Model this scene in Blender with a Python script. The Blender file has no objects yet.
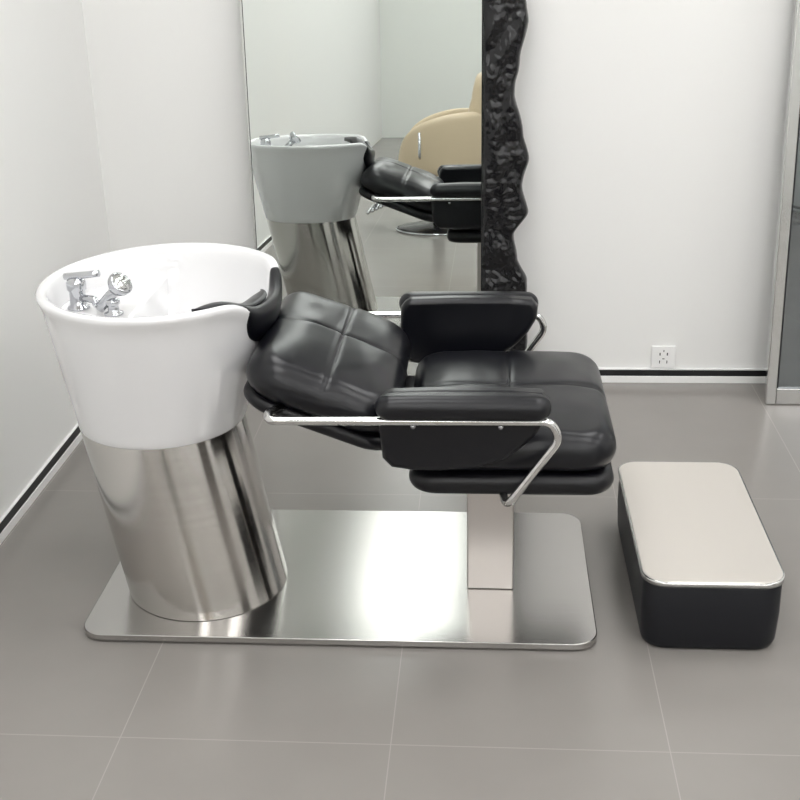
import bpy, bmesh, math
from mathutils import Vector, Matrix, noise
C=bpy.context; D=bpy.data
scene=C.scene
scene.view_settings.view_transform='Standard'
scene.view_settings.look='None'

# ---------------------------------------------------------------- materials
def srgb(r,g,b):
    f=lambda c:(c/255/12.92) if c/255<=0.04045 else ((c/255+0.055)/1.055)**2.4
    return (f(r),f(g),f(b),1)
def mat(name,col,rough=.5,metal=0,spec=.5,coat=0,bump=None,emis=0):
    m=D.materials.new(name); m.use_nodes=True
    nt=m.node_tree; p=nt.nodes['Principled BSDF']
    p.inputs['Base Color'].default_value=col
    p.inputs['Roughness'].default_value=rough
    p.inputs['Metallic'].default_value=metal
    p.inputs['Specular IOR Level'].default_value=spec
    p.inputs['Coat Weight'].default_value=coat
    p.inputs['Coat Roughness'].default_value=.05
    if emis:
        p.inputs['Emission Color'].default_value=col
        p.inputs['Emission Strength'].default_value=emis
    if bump:
        scale,strength,dist=bump
        tc=nt.nodes.new('ShaderNodeTexCoord')
        n=nt.nodes.new('ShaderNodeTexNoise'); n.inputs['Scale'].default_value=scale; n.inputs['Detail'].default_value=4
        nt.links.new(tc.outputs['Object'],n.inputs['Vector'])
        b=nt.nodes.new('ShaderNodeBump'); b.inputs['Strength'].default_value=strength; b.inputs['Distance'].default_value=dist
        nt.links.new(n.outputs['Fac'],b.inputs['Height']); nt.links.new(b.outputs['Normal'],p.inputs['Normal'])
    return m
def brushed(name,col,rough,scale,tan='Z',aniso=.7,rot=0.25,var=.03):
    m=mat(name,col,rough,1.0); nt=m.node_tree; p=nt.nodes['Principled BSDF']
    tc=nt.nodes.new('ShaderNodeTexCoord'); mp=nt.nodes.new('ShaderNodeMapping'); mp.inputs['Scale'].default_value=scale
    n=nt.nodes.new('ShaderNodeTexNoise'); n.inputs['Scale'].default_value=1; n.inputs['Detail'].default_value=2
    nt.links.new(tc.outputs['Object'],mp.inputs['Vector']); nt.links.new(mp.outputs['Vector'],n.inputs['Vector'])
    mr=nt.nodes.new('ShaderNodeMapRange'); mr.inputs['To Min'].default_value=rough-var; mr.inputs['To Max'].default_value=rough+var
    nt.links.new(n.outputs['Fac'],mr.inputs['Value']); nt.links.new(mr.outputs['Result'],p.inputs['Roughness'])
    p.inputs['Anisotropic'].default_value=aniso
    p.inputs['Anisotropic Rotation'].default_value=rot
    if tan=='Z':
        t=nt.nodes.new('ShaderNodeTangent'); t.direction_type='RADIAL'; t.axis='Z'
        nt.links.new(t.outputs['Tangent'],p.inputs['Tangent'])
    else:
        t=nt.nodes.new('ShaderNodeCombineXYZ')
        for i in range(3): t.inputs[i].default_value=tan[i]
        nt.links.new(t.outputs[0],p.inputs['Tangent'])
    return m
M_wall=mat('wall_paint',srgb(234,234,232),.85,bump=(60,.05,.002))
M_wallf=mat('wall_paint_front',srgb(232,234,230),.85,bump=(60,.05,.002))
M_ceil=mat('ceiling_paint',srgb(236,236,235),.9)
M_black=mat('black_trim',srgb(14,15,18),.4)
M_white=mat('white_trim',srgb(240,240,239),.45)
M_ceramic=mat('white_ceramic',srgb(229,229,230),.07,spec=.55,coat=.4)
M_leather=mat('black_leather',srgb(10,11,17),.31,spec=.42,bump=(260,.07,.0005))
M_leather2=mat('black_shell',srgb(10,10,15),.38,spec=.4)
M_chrome=mat('chrome',(.56,.57,.59,1),.05,1)
M_steelc=brushed('brushed_steel_column',(.62,.60,.575,1),.15,(3,3,120),'Z',.6,.25)
M_steelp=brushed('brushed_steel_plate',(.52,.51,.495,1),.23,(3,160,3),(1,0,0),.5,.25)
M_post=brushed('satin_steel_post',(.66,.625,.60,1),.34,(160,160,3),(1,0,0),.3,0)
M_top=mat('satin_metal_top',srgb(204,199,192),.33,.3,bump=(300,.03,.0003))
M_edge=mat('polished_edge',(.66,.66,.65,1),.18,1)
M_vinyl=mat('black_vinyl',srgb(12,14,21),.5,spec=.4,bump=(200,.1,.0006))
M_mirror=mat('mirror_glass',(.75,.79,.765,1),.0,1)
M_dmirror=mat('tinted_mirror_glass',(.26,.28,.29,1),.02,1)
M_lacq=mat('black_lacquer',srgb(8,8,12),.2,spec=.4,coat=.15,bump=(45,.25,.004))
M_beige=mat('beige_leather',srgb(208,191,163),.42,bump=(200,.1,.0006))
M_dark=mat('dark_slot',srgb(30,30,32),.6)
M_rubber=mat('black_base_enamel',srgb(16,16,18),.25)
M_light=mat('light_panel',(1,.995,.99,1),.5,emis=7.9)
M_added_door=mat('added_door_dark',srgb(58,54,50),.45)  # dark tone of the added door, meant for steel reflections

def floor_mat():
    m=mat('grey_floor_tile',srgb(150,146,141),.25,spec=.45); nt=m.node_tree; p=nt.nodes['Principled BSDF']
    L=nt.links.new
    g=nt.nodes.new('ShaderNodeNewGeometry'); s=nt.nodes.new('ShaderNodeSeparateXYZ'); L(g.outputs['Position'],s.inputs[0])
    def line(out,off,size):
        a=nt.nodes.new('ShaderNodeMath'); a.operation='SUBTRACT'; L(out,a.inputs[0]); a.inputs[1].default_value=off-50*size-size/2
        b=nt.nodes.new('ShaderNodeMath'); b.operation='MODULO'; L(a.outputs[0],b.inputs[0]); b.inputs[1].default_value=size
        c=nt.nodes.new('ShaderNodeMath'); c.operation='SUBTRACT'; L(b.outputs[0],c.inputs[0]); c.inputs[1].default_value=size/2
        d=nt.nodes.new('ShaderNodeMath'); d.operation='ABSOLUTE'; L(c.outputs[0],d.inputs[0])
        e=nt.nodes.new('ShaderNodeMath'); e.operation='LESS_THAN'; L(d.outputs[0],e.inputs[0]); e.inputs[1].default_value=.0012
        return e.outputs[0]
    lx=line(s.outputs['X'],-.196,.575); ly=line(s.outputs['Y'],2.008,1.15)
    mx=nt.nodes.new('ShaderNodeMath'); mx.operation='MAXIMUM'; L(lx,mx.inputs[0]); L(ly,mx.inputs[1])
    n=nt.nodes.new('ShaderNodeTexNoise'); n.inputs['Scale'].default_value=2.2; n.inputs['Detail'].default_value=6; L(g.outputs['Position'],n.inputs['Vector'])
    r=nt.nodes.new('ShaderNodeValToRGB'); r.color_ramp.elements[0].color=srgb(136,132,128); r.color_ramp.elements[1].color=srgb(142,138,134)
    r.color_ramp.elements[0].position=.3; r.color_ramp.elements[1].position=.7
    L(n.outputs['Fac'],r.inputs['Fac'])
    mix=nt.nodes.new('ShaderNodeMix'); mix.data_type='RGBA'
    L(mx.outputs[0],mix.inputs['Factor']); L(r.outputs['Color'],mix.inputs[6]); mix.inputs[7].default_value=srgb(155,151,146)
    L(mix.outputs[2],p.inputs['Base Color'])
    return m
M_floor=floor_mat()

# ---------------------------------------------------------------- mesh helpers
def obj(name,verts,faces,m,parent=None,smooth=True,bevel=0,seg=3,angle=35):
    me=D.meshes.new(name); me.from_pydata([tuple(v) for v in verts],[],faces); me.update()
    bm=bmesh.new(); bm.from_mesh(me); bmesh.ops.recalc_face_normals(bm,faces=bm.faces); bm.to_mesh(me); bm.free()
    me.materials.append(m)
    o=D.objects.new(name,me); C.collection.objects.link(o)
    if smooth:
        for p in me.polygons: p.use_smooth=True
    if bevel:
        b=o.modifiers.new('bevel','BEVEL'); b.width=bevel; b.segments=seg; b.limit_method='ANGLE'; b.angle_limit=math.radians(angle)
        b.harden_normals=True
    if parent: o.parent=parent
    return o
def empty(name):
    e=D.objects.new(name,None); C.collection.objects.link(e); return e
def box(name,x0,x1,y0,y1,z0,z1,m,parent=None,bevel=0,M=None):
    v=[Vector((x,y,z)) for z in (z0,z1) for x,y in ((x0,y0),(x1,y0),(x1,y1),(x0,y1))]
    if M: v=[M@p for p in v]
    f=[(0,1,2,3),(4,5,6,7),(0,1,5,4),(1,2,6,5),(2,3,7,6),(3,0,4,7)]
    return obj(name,v,f,m,parent,smooth=bool(bevel),bevel=bevel)
def loft(name,rings,m,parent=None,cap0=True,cap1=True,M=None,**k):
    n=len(rings[0]); v=[]; f=[]
    for r in rings: v+= [Vector(p) for p in r]
    for i in range(len(rings)-1):
        for j in range(n):
            a=i*n+j; b=i*n+(j+1)%n
            f.append((a,b,b+n,a+n))
    def cap(i0):
        c=sum((v[i0+j] for j in range(n)),Vector())/n
        v.append(c); ci=len(v)-1
        for j in range(n): f.append((i0+j,i0+(j+1)%n,ci))
    L=(len(rings)-1)*n
    if cap0: cap(0)
    if cap1: cap(L)
    if M: v=[M@p for p in v]
    return obj(name,v,f,m,parent,**k)
def rrect(a,b,R,n=8,m=12):
    R=max(R,.0005); pts=[]
    cs=[(1,1,0),(-1,1,90),(-1,-1,180),(1,-1,270)]
    arcs=[]
    for sx,sy,a0 in cs:
        arcs.append([Vector((sx*(a-R)+R*math.cos(math.radians(a0+90*i/n)), sy*(b-R)+R*math.sin(math.radians(a0+90*i/n)),0)) for i in range(n+1)])
    for q in range(4):
        pts+=arcs[q]
        p,s=arcs[q][-1],arcs[(q+1)%4][0]
        for i in range(1,m): pts.append(p.lerp(s,i/m))
    return pts
def pad(name,a,b,R,h,r,crown,m,parent,M,gx=None,gy=None,gd=.010,gw=.010,wr=0,top_rings=26,seed=0,sub=12):
    rings=[]
    def z_add(x,y,w):
        c=crown*max(0,1-(x/a)**4)*max(0,1-(y/b)**4)
        g=0
        for t in (gx or []): g+=gd*(math.exp(-((x-t)/gw)**2)+.6*math.exp(-((x-t)/(gw*4))**2))
        for t in (gy or []): g+=gd*(math.exp(-((y-t)/gw)**2)+.6*math.exp(-((y-t)/(gw*4))**2))
        e=0
        if wr: e=wr*noise.noise(Vector((x*7+seed,y*7,seed)))+wr*.3*noise.noise(Vector((x*18+seed,y*12,seed+3)))
        return w*(c-g+e)
    inner=rrect(a-r,b-r,R-r,8,sub)
    for k in (.3,.6,.85): rings.append([Vector((p.x*k,p.y*k,0)) for p in inner])
    N=12
    for i in range(N+1):
        t=-90+180*i/N
        off=r-r*math.cos(math.radians(t))
        zz=h/2+(h/2)*math.sin(math.radians(t))
        ring=rrect(a-off,b-off,R-off*.6,8,sub)
        w=max(0,(zz/h-.5)*2)
        rings.append([Vector((p.x,p.y,zz+z_add(p.x,p.y,w))) for p in ring])
    for i in range(1,top_rings):
        k=1-i/top_rings
        rings.append([Vector((p.x*k,p.y*k,h+z_add(p.x*k,p.y*k,1))) for p in rrect(a-r,b-r,R-r*.6,8,sub)])
    return loft(name,rings,m,parent,M=M)
def fillet(pts,rad,n=8):
    pts=[Vector(p) for p in pts]; out=[pts[0]]
    for i in range(1,len(pts)-1):
        p,a,b=pts[i],pts[i-1],pts[i+1]
        r=min(rad,(a-p).length*.48,(b-p).length*.48)
        A=p+(a-p).normalized()*r; B=p+(b-p).normalized()*r
        for k in range(n+1):
            t=k/n; out.append(A*(1-t)**2+p*2*t*(1-t)+B*t*t)
    out.append(pts[-1]); return out
def tube(name,pts,r,m,parent=None,rad=.03,n=16,radii=None):
    P=fillet(pts,rad) if rad else [Vector(p) for p in pts]
    rings=[]; up=None
    for i,p in enumerate(P):
        t=((P[min(i+1,len(P)-1)]-p).normalized()+(p-P[max(i-1,0)]).normalized()).normalized() if 0<i<len(P)-1 else (P[1]-P[0] if i==0 else P[-1]-P[-2]).normalized()
        if up is None:
            up=Vector((0,0,1)) if abs(t.z)<.9 else Vector((1,0,0))
        up=(up-t*up.dot(t)).normalized(); s=t.cross(up)
        rr=r if radii is None else radii[i]
        rings.append([p+(up*math.cos(2*math.pi*j/n)+s*math.sin(2*math.pi*j/n))*rr for j in range(n)])
    return loft(name,rings,m,parent)
def lathe(name,prof,m,parent=None,M=None,n=64,cap=True,**k):
    rings=[[Vector((r*math.cos(2*math.pi*j/n),r*math.sin(2*math.pi*j/n),z)) for j in range(n)] for r,z in prof]
    return loft(name,rings,m,parent,cap,cap,M=M,**k)
def slab(name,outl,y0,y1,m,parent,bevel=.006,seg=3):
    n=len(outl); v=[Vector((x,y0,z)) for x,z in outl]+[Vector((x,y1,z)) for x,z in outl]
    f=[tuple(range(n)),tuple(range(2*n-1,n-1,-1))]+[(i,(i+1)%n,n+(i+1)%n,n+i) for i in range(n)]
    return obj(name,v,f,m,parent,bevel=bevel,angle=50,seg=seg)
T=Matrix.Translation

# ---------------------------------------------------------------- room
XL,XR,YB,YF,ZC=-1.36,3.6,4.09,-7.4,2.9
box('floor',XL-.1,XR+.1,YF-.1,YB+.1,-.1,0,M_floor)
box('ceiling',XL-.1,XR+.1,YF-.1,YB+.1,ZC,ZC+.1,M_ceil)
box('wall_back',XL-.1,XR+.1,YB,YB+.1,0,ZC,M_wall)
box('wall_front',XL-.1,XR+.1,YF-.1,YF,0,ZC,M_wallf)
box('wall_left',XL-.1,XL,YF,YB,0,ZC,M_wall)
box('wall_right',XR,XR+.1,YF,YB,0,ZC,M_wall)
def baseboard(name,boxes):
    e=empty(name)
    for i,(b,m,nm) in enumerate(boxes): box(nm,*b,m,e,bevel=.0015)
baseboard('baseboard_back',[((XL,XR,YB-.010,YB,0,.026),M_white,'white_lower_strip'),((XL,XR,YB-.007,YB,.026,.050),M_black,'black_strip'),((XL,XR,YB-.010,YB,.050,.056),M_white,'white_upper_lip')])
baseboard('baseboard_left',[((XL,XL+.010,-1.5,YB-.01,0,.026),M_white,'white_lower_strip'),((XL,XL+.007,-1.5,YB-.01,.026,.056),M_black,'black_strip'),((XL,XL+.010,-1.5,YB-.01,.056,.060),M_white,'white_upper_lip')])
baseboard('baseboard_right',[((XR-.01,XR,YF,YB-.01,0,.026),M_white,'white_lower_strip'),((XR-.007,XR,YF,YB-.01,.026,.05),M_black,'black_strip')])
d=empty('added_dark_door')  # invented door out of view, added to give the steel something dark to reflect
box('added_door_leaf',XR-.04,XR-.001,-.2,.9,.002,2.1,M_added_door,d,bevel=.004)
box('added_door_frame_left',XR-.06,XR-.001,-.28,-.2,0,2.18,M_edge,d,bevel=.004)
box('added_door_frame_right',XR-.06,XR-.001,.9,.98,0,2.18,M_edge,d,bevel=.004)
box('added_door_frame_head',XR-.06,XR-.001,-.2,.9,2.1,2.18,M_edge,d,bevel=.004)
k=0
for x in (-.5,1.0,2.6):
    for y in (-6.0,-4.0,-2.2,-.5,1.4,3.0):
        e=empty('ceiling_light' if k==0 else 'ceiling_light.%03d'%k); k+=1
        box('diffuser',x-.30,x+.30,y-.5,y+.5,ZC-.03,ZC-.012,M_light,e)
        box('housing',x-.32,x+.32,y-.52,y+.52,ZC-.0121,ZC-.0,M_white,e)

# ---------------------------------------------------------------- base plate
bp=empty('steel_base_plate')
PC=(-.356,2.685,0)
def plate(name,z0,z1,a,b,R,m,bev):
    r=rrect(a,b,R,10,6)
    rings=[[Vector((p.x,p.y,z0)) for p in r],[Vector((p.x,p.y,z1)) for p in r]]
    o=loft(name,rings,m,bp,bevel=bev,seg=3)
    o.location=PC; return o
plate('gap_shadow_layer',0,.005,.608,.317,.05,M_dark,0)  # dark inset layer standing in for the shadow in the gap under the plate
plate('plate',.005,.022,.619,.328,.058,M_steelp,.003)

# ---------------------------------------------------------------- shampoo basin
sb=empty('shampoo_basin')
ZJ=.458
base=Vector((-.714,2.622,.0225)); top=Vector((-.804,2.665,ZJ+.004))
rings=[]
for i in range(9):
    t=i/8; c=base.lerp(top,t)-base; rr=.202+.0*t
    rings.append([c+Vector((rr*math.cos(a),rr*math.sin(a),0)) for a in [2*math.pi*j/128 for j in range(128)]])
col=loft('steel_column',rings,M_steelc,sb,bevel=.002); col.location=base
NA=144
RIMZ=.805
def bc(z):
    t=(z-.44)/(.36); return Vector((-.804+.021*t,2.665+.048*t,0))
NDIP=.050
def notch(a):
    a=(a+math.pi)%(2*math.pi)-math.pi
    return math.exp(-((a+.10)/.50)**4)
def fy(z): return 1+.13*max(0,min(1,(z-.44)/.36))
def ring(z,r,dip=0):
    out=[]
    f=fy(z)
    for j in range(NA):
        a=2*math.pi*j/NA
        nz=notch(a); c=bc(z)
        out.append(Vector((c.x+(r-dip*nz*.3)*math.cos(a),c.y+r*f*math.sin(a),z-dip*nz)))
    return out
q=NDIP/.065
prof=[(ZJ,.190,0),(ZJ+.001,.2025,0),(ZJ+.006,.2055,0),(.48,.2095,0),(.51,.2170,0),(.55,.2270,0),(.60,.2400,.0),(.65,.2525,.005),(.69,.262,.02),(.72,.269,.035),(.745,.275,.05),(.765,.280,.06),(.778,.285,.065),(.790,.290,.065),(.799,.292,.065),(.804,.288,.065),(.806,.281,.065),(.804,.273,.065),(.797,.267,.063),(.785,.263,.06),(.765,.260,.055),(.74,.257,.045),(.71,.250,.03),(.67,.237,.015),(.63,.215,.005),(.60,.185,0),(.58,.14,0),(.57,.08,0),(.567,.03,0)]
loft('ceramic_bowl',[ring(z,r,dp*q) for z,r,dp in prof],M_ceramic,sb,cap0=True,cap1=True)
lathe('drain',[(.0,.0),(.028,.0),(.030,.004),(.022,.006),(.0,.005)],M_chrome,sb,M=T((-.79,2.69,.568)),n=32,cap=False)
DZ=.732
def deck():
    c=bc(.74); rx=.259; ry=.259*fy(.74); xc=-.845
    a0=math.acos((xc-c.x)/rx)
    pts=[(c.x+rx*math.cos(a0+(2*math.pi-2*a0)*i/40),c.y+ry*math.sin(a0+(2*math.pi-2*a0)*i/40)) for i in range(41)]
    n=len(pts)
    v=[Vector((x,y,DZ)) for x,y in pts]+[Vector((c.x+(x-c.x)*.86,c.y+(y-c.y)*.86,.62)) for x,y in pts]
    f=[tuple(range(n)),tuple(range(2*n-1,n-1,-1))]+[(i,(i+1)%n,n+(i+1)%n,n+i) for i in range(n)]
    obj('tap_deck',v,f,M_ceramic,sb,bevel=.008,seg=4,angle=50)
deck()
mx=(-.990,2.69,DZ)
lathe('mixer_body',[(.0,0),(.027,0),(.027,.006),(.020,.010),(.019,.046),(.0235,.050),(.0235,.068),(.018,.077),(.0,.081)],M_chrome,sb,M=T(mx),n=32,cap=False)
tube('mixer_lever',[(mx[0]-.026,mx[1],mx[2]+.081),(mx[0]+.02,mx[1]-.004,mx[2]+.085),(mx[0]+.062,mx[1]-.008,mx[2]+.091)],.0085,M_chrome,sb,rad=.02)
tube('mixer_spout',[(mx[0],mx[1]-.005,mx[2]+.030),(mx[0]+.048,mx[1]-.02,mx[2]+.030),(mx[0]+.054,mx[1]-.023,mx[2]+.012)],.009,M_chrome,sb,rad=.012)
hs=Vector((-.890,2.645,DZ))
lathe('shower_holder',[(.0,0),(.023,0),(.023,.005),(.014,.009),(.013,.024),(.018,.028),(.018,.038),(.0,.040)],M_chrome,sb,M=T(hs),n=32,cap=False)
tube('shower_handle',[hs+Vector((-.034,.004,.014)),hs+Vector((-.012,0,.038)),hs+Vector((.016,-.008,.066))],.013,M_chrome,sb,rad=.03)
R=Matrix.Rotation(math.radians(-20),4,'Z')@Matrix.Rotation(math.radians(48),4,'Y')
lathe('shower_head',[(.0,-.022),(.017,-.018),(.029,-.002),(.031,.008),(.029,.014),(.024,.0145)],M_chrome,sb,M=T(hs+Vector((.022,-.008,.074)))@R,n=32,cap=False)
lathe('shower_face',[(.0,.0135),(.024,.0135),(.024,.0145),(.0,.0155)],M_edge,sb,M=T(hs+Vector((.022,-.008,.074)))@R,n=32,cap=False)
def neckrest():
    rings=[]; N=48; A0=math.radians(-33); A1=math.radians(25)
    cs=[(-.018,-.026),(-.014,-.030),(-.010,-.015),(-.006,.001),(.002,.003),(.009,-.001),(.0125,-.020),(.009,-.055),(.002,-.078),(.007,-.086),(.014,-.078),(.0185,-.05),(.018,-.016),(.012,.001),(.003,.0075),(-.010,.005),(-.0175,-.006)]
    for i in range(N+1):
        t=i/N; a=A0+(A1-A0)*t
        e=(1-abs(2*t-1)**6)**.5 if 0<t<1 else .02
        nz=notch(a); z=RIMZ-NDIP*nz+.001; r=.281-NDIP*nz*.3
        c=bc(.80); ring=[]
        for dr,dz in cs:
            rr=r+dr*(.62+.38*e) - (max(0,-dz-.02)*.24)
            ring.append(Vector((c.x+rr*math.cos(a),c.y+rr*1.13*math.sin(a),z+(dz*e if dz>0 else dz*(.35+.65*e)))))
        rings.append(ring)
    o=loft('neck_rest',rings,M_leather,sb)
    s=o.modifiers.new('sub','SUBSURF'); s.levels=2; s.render_levels=2
    rings=[]; c=bc(.79)
    for i in range(N+1):
        t=i/N; a=math.radians(-58+66*t)
        e=(1-abs(2*t-1)**3)**.5 if 0<t<1 else .05
        zc=.790-.034*notch(a)
        ring=[]
        for j in range(16):
            b=2*math.pi*j/16
            rr=.232+.028*e*math.cos(b)
            ring.append(Vector((c.x+rr*math.cos(a),c.y+rr*1.12*math.sin(a),zc+.011*e*math.sin(b)+.006*math.cos(b))))
        rings.append(ring)
    loft('neck_rest_inner_lip',rings,M_leather,sb)
neckrest()

# ---------------------------------------------------------------- chair
ch=empty('shampoo_chair')
box('post',-.0475,.068,2.594,2.71,.022,.39,M_post,ch,bevel=.004)
box('post_mount',-.12,.16,2.55,2.85,.368,.388,M_leather2,ch,bevel=.004)
pad('seat_pan',.233,.288,.06,.052,.022,0,M_leather2,ch,T((.055,2.680,.383)))
pad('seat_cushion',.240,.294,.075,.090,.036,.022,M_leather,ch,T((.052,2.685,.436)),gx=[.0],gy=[.0],gd=.0036,gw=.003,wr=.004,seed=2,top_rings=60,sub=30)
ang=math.radians(21)
n_=Vector((math.sin(ang),0,math.cos(ang)))
ct=Vector((-.356,2.695,.644))
Mb=T(ct-n_*.090)@Matrix.Rotation(ang,4,'Y')
pad('backrest_cushion',.182,.290,.085,.088,.038,.030,M_leather,ch,Mb,gx=[.0],gy=[.0],gd=.0034,gw=.003,wr=.005,seed=7,top_rings=60,sub=30)
Mb2=T(ct-n_*.124+Vector((.012,0,-.004)))@Matrix.Rotation(ang,4,'Y')
pad('backrest_shell',.186,.276,.08,.036,.017,0,M_leather2,ch,Mb2)
box('recline_hinge',-.215,-.165,2.52,2.86,.43,.50,M_leather2,ch,bevel=.012)
for side,ya,s in (('near',2.345,1),('far',3.080,-1)):
    o=pad('arm_pad_'+side,.189,.032,.031,.054,.025,.004,M_leather,ch,T((-.052,ya,.595)))
    outl=[(-.215,.648),(-.10,.652),(.05,.652),(.118,.648),(.134,.628),(.132,.595),(.11,.556),(.08,.522),(.04,.490),(-.02,.468),(-.10,.460),(-.165,.461),(-.210,.468),(-.230,.490),(-.236,.56),(-.232,.625)]
    y0=ya+s*.012; y1=ya+s*.058
    slab('arm_panel_'+side,outl,min(y0,y1),max(y0,y1),M_leather,ch,bevel=.016,seg=5)
    tube('arm_tube_'+side,[(-.455,ya+s*.09,.585),(-.480,ya+s*.02,.597),(-.472,ya-s*.004,.590),(-.44,ya,.588),(.138,ya,.590),(.157,ya,.549),(.045,ya,.386),(.03,ya+s*.12,.386)],.0095,M_edge,ch,rad=.028)
    for xx in (-.16,.03):
        lathe('arm_bolt_%s'%side,[(0,0),(.006,0),(.006,.004),(0,.005)],M_chrome,ch,M=T((xx,ya+s*.0125,.572))@Matrix.Rotation(math.radians(90*s),4,'X'),n=16,cap=False)

# ---------------------------------------------------------------- footstool
fs=empty('footstool')
fc=Vector((.520,2.688,0))
def stool_ring(z,gx,gy,R): return [Vector((p.x,p.y,z)) for p in rrect(.156+gx,.316+gy,R,10,8)]
o=loft('upholstered_body',[stool_ring(0,-.012,-.012,.045),stool_ring(.006,-.004,-.004,.05),stool_ring(.02,0,0,.05),stool_ring(.09,.003,.003,.05),stool_ring(.165,.002,.002,.05),stool_ring(.175,-.002,-.002,.05)],M_vinyl,fs); o.location=fc
o=loft('metal_top',[stool_ring(.175,.003,.003,.055),stool_ring(.188,.003,.003,.055)],M_top,fs,bevel=.003); o.location=fc
tr=[stool_ring(.1745,.003,.003,.055),stool_ring(.1745,.006,.006,.055),stool_ring(.186,.006,.006,.055),stool_ring(.186,.003,.003,.055)]
o=loft('metal_rim',tr,M_edge,fs,cap0=False,cap1=False); o.location=fc

# ---------------------------------------------------------------- big mirror with carved frame
fm=empty('wall_mirror')
lean=math.radians(2.6)
Mm=T((0,3.945,0.0))@Matrix.Rotation(-lean,4,'X')
HT=2.6
box('mirror_backing',-.806,-.02,.004,.018,0,HT,M_black,fm,M=Mm)
box('mirror_glass',-.800,-.024,0,.0039,.004,HT-.004,M_mirror,fm,M=Mm)
box('mirror_edge_left',-.808,-.802,-.002,.018,0,HT,M_edge,fm,M=Mm)
def wave(z):
    pts=[(0,.150),(.12,.155),(.2,.165),(.32,.158),(.42,.160),(.50,.125),(.58,.112),(.66,.158),(.75,.138),(.84,.158),(.94,.135),(1.06,.108),(1.16,.125),(1.28,.15),(1.42,.12),(1.58,.16),(1.75,.115),(1.95,.155),(2.15,.12),(2.4,.155),(2.6,.13)]
    for i in range(len(pts)-1):
        a,b=pts[i],pts[i+1]
        if a[0]<=z<=b[0]:
            t=(z-a[0])/(b[0]-a[0]); t=t*t*(3-2*t); return a[1]+(b[1]-a[1])*t
    return .13
def carved():
    nu,nv=32,700; v=[];f=[]
    for j in range(nv+1):
        z=HT*j/nv; w=wave(z)+.004*noise.noise(Vector((z*22,3,1)))
        for i in range(nu+1):
            u=i/nu; x=-.024+w*u
            edge=min(1,min(u,1-u)*7); edge=math.sqrt(max(0,1-(1-edge)**2))
            q=Vector((x*22,z*14,0))
            h=.026*edge+edge*(.010*noise.noise(q)+.006*abs(noise.noise(q*2.3+Vector((5,0,0))))+.0012*noise.noise(q*5))
            v.append(Mm@Vector((x,.012-h,z)))
    W=nu+1
    for j in range(nv):
        for i in range(nu): f.append((j*W+i,j*W+i+1,(j+1)*W+i+1,(j+1)*W+i))
    off=len(v)
    for j in range(nv+1):
        z=HT*j/nv; w=wave(z)
        v.append(Mm@Vector((-.024,.02,z))); v.append(Mm@Vector((-.024+w,.02,z)))
    for j in range(nv):
        f.append((off+2*j,off+2*j+2,off+2*j+3,off+2*j+1))
        f.append((j*W,(j+1)*W,off+2*j+2,off+2*j)); f.append((j*W+nu,(j+1)*W+nu,off+2*j+3,off+2*j+1))
    obj('carved_frame',v,f,M_lacq,fm)
carved()

# ---------------------------------------------------------------- leaning mirror at right
lm=empty('floor_mirror')
Ml=T((.962,3.875,0))@Matrix.Rotation(-math.radians(4.8),4,'X')
W2,H2=.75,2.15
box('frame_left',0,.035,0,.03,0.002,H2,M_edge,lm,bevel=.004,M=Ml)
box('frame_right',W2-.035,W2,0,.03,.002,H2,M_edge,lm,bevel=.004,M=Ml)
box('frame_bottom',.035,W2-.035,0,.03,.002,.06,M_edge,lm,bevel=.004,M=Ml)
box('frame_top',.035,W2-.035,0,.03,H2-.05,H2,M_edge,lm,bevel=.004,M=Ml)
box('glass',.030,W2-.030,.012,.018,.05,H2-.04,M_dmirror,lm,M=Ml)
box('inner_bead',.035,.040,.004,.012,.06,H2-.05,M_black,lm,M=Ml)

# ---------------------------------------------------------------- outlet
ws=empty('wall_socket')
box('face_plate',.592,.678,YB-.010,YB-.0005,.058,.142,M_white,ws,bevel=.003)
for i,(x,z,w,h) in enumerate(((.622,.112,.004,.010),(.648,.112,.004,.010),(.622,.082,.003,.011),(.648,.082,.003,.011),(.635,.094,.008,.003),(.635,.124,.003,.007))):
    box('slot_%d'%(i+1),x-w/2,x+w/2,YB-.0108,YB-.0098,z-h/2,z+h/2,M_dark,ws)

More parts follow.
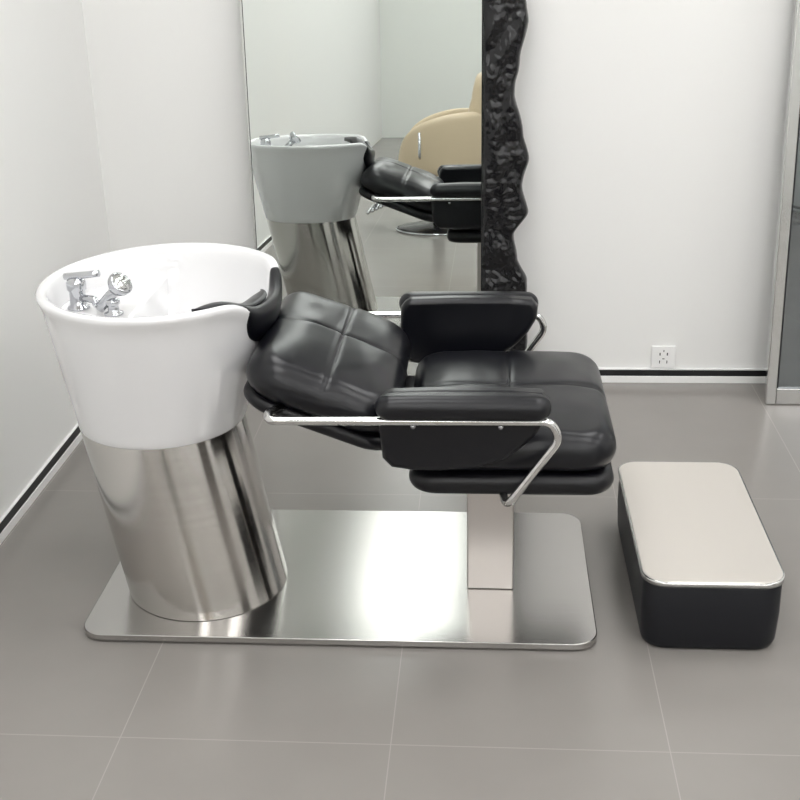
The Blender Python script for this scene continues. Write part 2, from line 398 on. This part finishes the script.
# ---------------------------------------------------------------- beige barber chair (seen in the mirror)
bc2=empty('barber_chair')
bx,by=-.33,.12
lathe('base_disc',[(0,0),(.27,0),(.275,.008),(.26,.022),(.08,.04),(.05,.05),(0,.05)],M_rubber,bc2,M=T((bx,by,0)),cap=False)
lathe('base_trim_ring',[(.277,.001),(.285,.001),(.285,.012),(.277,.014)],M_chrome,bc2,M=T((bx,by,0)),cap=False)
lathe('hydraulic_post',[(0,.04),(.04,.04),(.04,.25),(.055,.26),(.055,.36),(0,.36)],M_chrome,bc2,M=T((bx,by,0)),n=32,cap=False)
pad('barber_seat',.25,.25,.08,.12,.045,.02,M_beige,bc2,T((bx-.02,by,.36)),gx=[0],gd=.004,wr=.003)
def tub():
    N=48; rings=[]
    for i in range(N+1):
        t=i/N; a=math.radians(-125+250*t)
        hgt=.52+.26*(1-abs(2*t-1)**5)**.6 if 0<t<1 else .52
        c=Vector((bx+.0+ .30*math.cos(a)*(1 if math.cos(a)>0 else 1.4),by+.30*math.sin(a),0)); nrm=Vector((math.cos(a),math.sin(a),0))
        cs=[(-.03,.38),(.03,.38),(.042,.45),(.05,hgt-.05),(.04,hgt-.015),(.0,hgt),(-.035,hgt-.015),(-.042,hgt-.05),(-.035,.45)]
        k=math.sin(math.pi*t)**.2 if 0<t<1 else .15
        rings.append([c+nrm*d*k+Vector((0,0,z)) for d,z in cs])
    o=loft('tub_backrest',rings,M_beige,bc2); s=o.modifiers.new('sub','SUBSURF'); s.levels=2; s.render_levels=2
tub()
pad('back_cushion',.17,.20,.08,.09,.04,.01,M_beige,bc2,T((bx+.27,by,.84))@Matrix.Rotation(math.radians(-78),4,'Y')@T((0,0,-.045)),gx=[0],gd=.003)
tube('recline_handle',[(bx-.10,by+.345,.50),(bx-.10,by+.37,.52),(bx-.10,by+.37,.66)],.009,M_chrome,bc2)
for s in (-1,1):
    tube('footrest_rail',[(bx-.2,by+s*.12,.36),(bx-.32,by+s*.12,.30),(bx-.42,by+s*.12,.16)],.011,M_chrome,bc2)
for i in range(5):
    tube('footrest_bar',[(bx-.34-.028*i,by-.18,.185-.012*i),(bx-.34-.028*i,by+.18,.185-.012*i)],.011,M_chrome,bc2,rad=0)
tube('pump_lever',[(bx+.03,by+.02,.12),(bx+.2,by+.1,.13),(bx+.25,by+.13,.10)],.009,M_chrome,bc2)

# ---------------------------------------------------------------- world + camera
w=D.worlds.new('World'); scene.world=w; w.use_nodes=True
w.node_tree.nodes['Background'].inputs[0].default_value=(.9,.95,1,1); w.node_tree.nodes['Background'].inputs[1].default_value=.3
cam=D.cameras.new('Camera'); co=D.objects.new('Camera',cam); C.collection.objects.link(co)
cam.sensor_width=36; cam.lens=1186/800*36; cam.clip_start=.02
X=Vector((.9974,.0700,-.0223)); Z=Vector((.0732,-.9228,.3784))
Z.normalize(); X=(X-Z*X.dot(Z)).normalized(); Y=Z.cross(X)
m=Matrix(((X.x,Y.x,Z.x,0),(X.y,Y.y,Z.y,0),(X.z,Y.z,Z.z,1.6),(0,0,0,1)))
co.matrix_world=m
scene.camera=co
